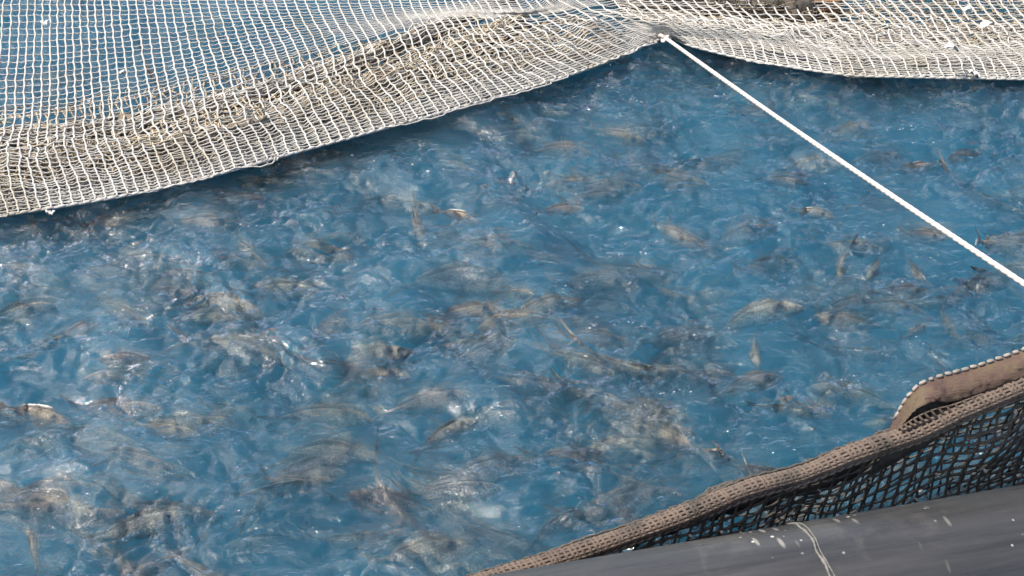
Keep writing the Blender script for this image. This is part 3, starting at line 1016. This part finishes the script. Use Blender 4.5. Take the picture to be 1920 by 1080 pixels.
def run_on(pts, off, lifts=(0.03, 0.05, 0.05, 0.04)):
    """carry a line on past the frame, level along the pipe"""
    e = side_plane(*pts[-1], off) if False else side_plane(np.array(pts[-1][0]), np.array(pts[-1][1]), off)
    out = list(pts)
    for k, lf in enumerate(lifts):
        q = e + PDIR * 0.35 * (k + 1) + np.array([0, 0, lf]) - _cam
        u = q[0]; up_ = q[1] * SP + q[2] * CP; fw = q[1] * CP - q[2] * SP
        out.append((960 + FPX * u / fw, 540 - FPX * up_ / fw))
    return out


def build_side_net():
    ROLL = run_on(globals()['ROLL'], 0.30)
    P = side_plane([p[0] for p in ROLL], [p[1] for p in ROLL], 0.30)
    P = catmull(P, 160)
    Pe = even(P, 0.01)
    root = empty('side_net', tuple(Pe[len(Pe) // 2]))
    T = np.gradient(Pe, axis=0); T /= np.linalg.norm(T, axis=1, keepdims=True)
    A = np.cross(T, [0, 0, 1.0]); A /= np.linalg.norm(A, axis=1, keepdims=True)   # towards the camera or away
    if A[:, 1].mean() > 0: A = -A
    B = np.cross(T, A)
    if B[:, 2].mean() < 0: B = -B
    s = np.cumsum(np.r_[0, np.linalg.norm(np.diff(Pe, axis=0), axis=1)])
    # head roll: a tight bundle of folded netting -- core plus cords that run over it
    R = 0.0205
    mb = MB(); V, _ = lumpy_tube(P, R * 0.82, 0.3, 0.10, 20, 0.01); mb.sheet(V, closed_u=True)
    core = mb.build('roll_core', M_DARKCORE)
    mb = MB()
    RV = 1 + 0.10 * sample(NS1, s / 1.6, s * 0 + .2) + 0.05 * sample(N1, s / 1.6, s * 0 + .7)
    # ladder: two pale cords along the crest with rungs between, and more folded rows below
    for ang, r_, mt in ((115, .0048, 0), (86, .0048, 0), (58, .0046, 0), (32, .0046, 0), (8, .005, 0), (-16, .005, 0), (-40, .005, 0)):
        a = math.radians(ang)
        wob = 0.0016 * np.sin(s * 2 * math.pi / 0.021 + ang)
        dirv = A * math.cos(a) + B * math.sin(a)
        Q = Pe + dirv * (R * 1.04 + wob[:, None]) * RV[:, None]
        mb.tubes(even(Q, 0.004), r_, 6)
    step = 0.0155
    Pr = even(P, step); Tr = np.gradient(Pr, axis=0); Tr /= np.linalg.norm(Tr, axis=1, keepdims=True)
    Ar = np.cross(Tr, [0, 0, 1.0]); Ar /= np.linalg.norm(Ar, axis=1, keepdims=True)
    if Ar[:, 1].mean() > 0: Ar = -Ar
    Br = np.cross(Tr, Ar)
    if Br[:, 2].mean() < 0: Br = -Br
    an = np.radians(np.linspace(125, -50, 15))
    lean = np.linspace(0.0, 0.020, 15)
    jit = RNG.normal(0, 0.003, (len(Pr), 1, 1)) + RNG.normal(0, 0.0012, (len(Pr), 15, 1))
    rr = R * 1.07 * (1 + 0.05 * np.sin(np.linspace(0, 30, 15)))
    ribs = Pr[:, None] + (Ar[:, None] * np.cos(an)[None, :, None] + Br[:, None] * np.sin(an)[None, :, None]) * rr[None, :, None] * np.interp(np.linspace(0, 1, len(Pr)), np.linspace(0, 1, len(RV)), RV)[:, None, None] + Tr[:, None] * (lean[None, :, None] + jit)
    mb.tubes(ribs, 0.0044 * (1 + 0.35 * RNG.random((len(Pr), 15))), 5)
    roll = mb.build('net_roll', M_ROLLTOP)
    # bead-like whipping twisted under the roll
    mb = MB()
    for k in range(2):
        dirv = A * math.cos(math.radians(-52 - 24 * k)) + B * math.sin(math.radians(-52 - 24 * k))
        c = Pe + dirv * R * 1.15
        for ph in (0, math.pi):
            a = s * 2 * math.pi / 0.05 + ph + k
            mb.tubes(c + (A * np.cos(a)[:, None] + B * np.sin(a)[:, None]) * 0.0055, 0.0055, 6)
    cord = mb.build('twisted_cord', M_BROWN)
    # hanging mesh, two layers
    mbk = MB()
    def hang(offx, layer, rad, m, drift):
        Pc = even(P, 0.0455)
        Pc = even(P, 0.0132)[:]
        n = len(Pc)
        z0 = Pc[:, 2]
        rows = 0.0335
        depth = 1.35
        nv = int(depth / rows) * 3
        v = np.linspace(0, depth, nv)
        G = np.zeros((n, nv, 3))
        G[:] = Pc[:, None]
        G[..., 2] -= v[None, :] + 0.012
        G -= PN * (0.02 + 0.0 * v)[None, :, None] * 0
        G += PN[None, None] * (offx + drift * np.sqrt(v / depth)[None, :, None])
        U = s_u = np.arange(n)[:, None] * 0.0132
        G += PN * (0.022 * np.clip(v / 0.1, 0, 1)[None] * sample(NS1, U / 1.4 + layer, v[None, :] / 1.6))[..., None]
        G += PDIR * (0.008 * sample(NS2, U / 1.1 + layer, v[None, :] / 1.2) + layer * 0.021 - 0.10 * v[None, :] * (1 if layer else .6))[..., None]
        G[..., 2] += 0.010 * np.clip(v / 0.08, 0, 1)[None] * sample(NS1, U / 1.1 + layer + .4, v[None, :] / 1.0)
        mbn = MB()
        rr_ = rad * (1 + 0.12 * sample(N2, U, v[None, :]))
        cols = G[::3]
        j = np.arange(nv); kn = 1 + 0.35 * (j % 3 == 0)
        mbn.tubes(cols, rr_[::3] * kn[None, :], 6)
        i = np.arange(n); kn = 1 + 0.35 * (i % 3 == 0)
        rw = G[:, ::3].transpose(1, 0, 2).copy(); rw[..., 2] -= 0.003 * (i % 3 != 0)[None]
        mbn.tubes(rw, rr_[:, ::3].T * kn[None, :] * 0.9, 6)
        if layer == 0:
            r = np.random.default_rng(4)
            for _ in range(170):
                ci = int(r.integers(0, n // 3)) * 3; cj = int(r.integers(2, 16)) * 3
                c = G[min(ci, n - 1), cj] + r.normal(0, .002, 3)
                k_ = r.normal(0, 1, 3); k_ /= np.linalg.norm(k_)
                mbk.tubes(np.stack([c - PN * .004 + k_ * q for q in (-.007, -.004, .004, .007)]) - PN * 0.003, np.array([.001, .0045, .0045, .001]) * r.uniform(.6, 1.2), 6)
        nf = sum(len(f) for f in mbn.F)
        if layer == 0: mbn.add(np.concatenate(mbk.V), np.concatenate(mbk.F))
        ob = mbn.build('hanging_mesh', m)
        if layer == 0:
            ob.data.materials.append(M_CREAM_LOW)
            mi_ = np.zeros(len(ob.data.polygons), np.int32); mi_[nf:] = 1
            ob.data.polygons.foreach_set('material_index', mi_)
        return ob
    h1 = hang(-0.012, 0, 0.0042, M_DARK, 0.05)
    h2 = hang(0.05, 0.37, 0.0034, M_DARK, 0.10)
    # netting folds under the roll, recess shade painted in, thickest in the middle
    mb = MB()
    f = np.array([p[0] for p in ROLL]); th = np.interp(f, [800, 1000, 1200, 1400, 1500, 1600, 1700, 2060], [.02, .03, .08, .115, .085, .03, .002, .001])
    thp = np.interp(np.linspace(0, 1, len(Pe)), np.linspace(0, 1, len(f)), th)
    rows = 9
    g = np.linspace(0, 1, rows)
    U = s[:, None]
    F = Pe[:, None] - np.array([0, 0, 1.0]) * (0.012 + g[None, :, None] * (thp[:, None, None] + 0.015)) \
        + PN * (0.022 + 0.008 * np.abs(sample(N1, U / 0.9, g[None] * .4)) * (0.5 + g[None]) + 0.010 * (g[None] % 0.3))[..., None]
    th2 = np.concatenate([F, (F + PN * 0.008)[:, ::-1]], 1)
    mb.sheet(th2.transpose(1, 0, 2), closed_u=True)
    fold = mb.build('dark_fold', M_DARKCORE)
    # flap of brown webbing with pale lacing along its rim
    top = [(1668,806),(1682,778),(1700,748),(1725,722),(1765,706),(1810,694),(1860,678),(1920,656),(1990,628),(2070,590)]
    low = [(1684,806),(1700,786),(1722,765),(1752,754),(1790,752),(1830,740),(1870,726),(1925,706),(1990,682),(2070,645)]
    top = run_on(top, 0.36); low = run_on(low, 0.305)
    n = 170
    tp = catmull(side_plane([p[0] for p in top], [p[1] for p in top], 0.36), n)
    lw = catmull(side_plane([p[0] for p in low], [p[1] for p in low], 0.305), n)
    g = np.linspace(0, 1, 12)
    W = tp[:, None] * (1 - g[None, :, None]) + lw[:, None] * g[None, :, None]
    bulge = np.sin(g * math.pi)[None, :, None] * 0.012
    W = W + bulge * (-PN + np.array([0, 0, 0.5])) + (0.0016 * sample(N2, np.linspace(0, 2, n)[:, None], g[None] * .5))[..., None] * PN
    back = W + PN * 0.007 - np.array([0, 0, 0.006])
    mb = MB(); mb.sheet(np.concatenate([W, back[:, ::-1]], 1).transpose(1, 0, 2), closed_u=True)
    t = NT('brown woven webbing'); co = t.obj()
    mpn = t.n('ShaderNodeMapping'); mpn.inputs['Rotation'].default_value = (0, 0, -math.atan2(PDIR[1], PDIR[0])); t.l(co, mpn.inputs[0])
    mps = t.n('ShaderNodeMapping'); mps.inputs['Scale'].default_value = (6, 70, 70); t.l(mpn.outputs[0], mps.inputs[0])
    wv = t.n('ShaderNodeTexNoise'); wv.inputs['Scale'].default_value = 3; wv.inputs['Detail'].default_value = 4; t.l(mps.outputs[0], wv.inputs['Vector'])
    base = t.ramp(t.noise(9, 5, co, 0.7), [(0.3, (0.036, 0.020, 0.016)), (0.48, (0.080, 0.048, 0.036)), (0.6, (0.092, 0.066, 0.037)), (0.75, (0.054, 0.033, 0.025))])
    base = t.mix(0.5, base, t.ramp(wv.outputs['Fac'], [(0.2, (0.55, 0.5, 0.5)), (0.8, (1, 1, 1))]), 'MULTIPLY')
    t.l(base, t.b.inputs['Base Color']); t.b.inputs['Roughness'].default_value = 0.85
    hh = t.n('ShaderNodeMath', operation='ADD'); t.l(wv.outputs['Fac'], hh.inputs[0]); t.l(t.noise(70, 3, co), hh.inputs[1])
    t.bump(hh.outputs[0], 0.6, 0.004)
    flap = mb.build('webbing_flap', t.m)
    mb = MB()
    k = even(tp, 0.0245)[2:]
    d = np.gradient(k, axis=0); d /= np.linalg.norm(d, axis=1, keepdims=True)
    offs = np.array([-0.0095, -0.0080, 0.0, 0.0080, 0.0095])
    up = np.array([0, 0, 1.0])
    d = d + RNG.normal(0, 0.12, d.shape)
    Q = k[:, None] + d[:, None] * offs[None, :, None] + up * 0.004
    mb.tubes(Q, np.array([0.002, 0.0046, 0.0056, 0.0048, 0.002]), 8)
    lace = mb.build('edge_lacing', M_LACE)
    mb = MB()
    bk = catmull(side_plane([p[0] for p in top], [p[1] + 12 for p in top], 0.35), n)[:150]
    bl = catmull(side_plane([p[0] + 6 for p in low], [p[1] + 26 for p in low], 0.325), n)[:150]
    Bk = bk[:, None] * (1 - g[None, :, None]) + bl[:, None] * g[None, :, None] + (0.003 * sample(N1, np.linspace(0, 2, 150)[:, None], g[None]))[..., None] * PN
    mb.sheet(np.concatenate([Bk, (Bk + PN * 0.008)[:, ::-1]], 1).transpose(1, 0, 2), closed_u=True)
    slot_shade = mb.build('slot_shade_sheet', M_DARKCORE)  # near-black sheet added to stand in for shade in the slot
    # little net between flap and roll: short uprights over a dark slot
    mb = MB()
    a0 = catmull(side_plane([1688,1712,1745,1790,1838], [800,784,768,756,738], 0.303), 13)
    a1 = catmull(side_plane([1694,1722,1756,1800,1846], [806,794,782,770,748], 0.296), 13)
    up_ = np.stack([a0 + (a1 - a0) * q for q in (0, .35, .7, 1)], 1); up_ += (-PN * 0.006 * np.sin(np.linspace(0, math.pi, 4))[:, None])[None]
    mb.tubes(up_, 0.0036, 6)
    mb.tubes(even(a0 + [0, 0, -.004], 0.006), 0.0026, 6); mb.tubes(even(a1, 0.006), 0.0046, 6)
    ladder = mb.build('slot_mesh', M_ROLLTOP)
    rebase(root, core, roll, cord, h1, h2, fold, flap, slot_shade, lace, ladder)
    tag(root, 'dark side net with pale brown rolled top and webbing flap, behind the black pipe', 'net')


build_bird_net()
build_rolled_nets()
build_rope()
build_scraps()
build_pipe()
build_side_net()
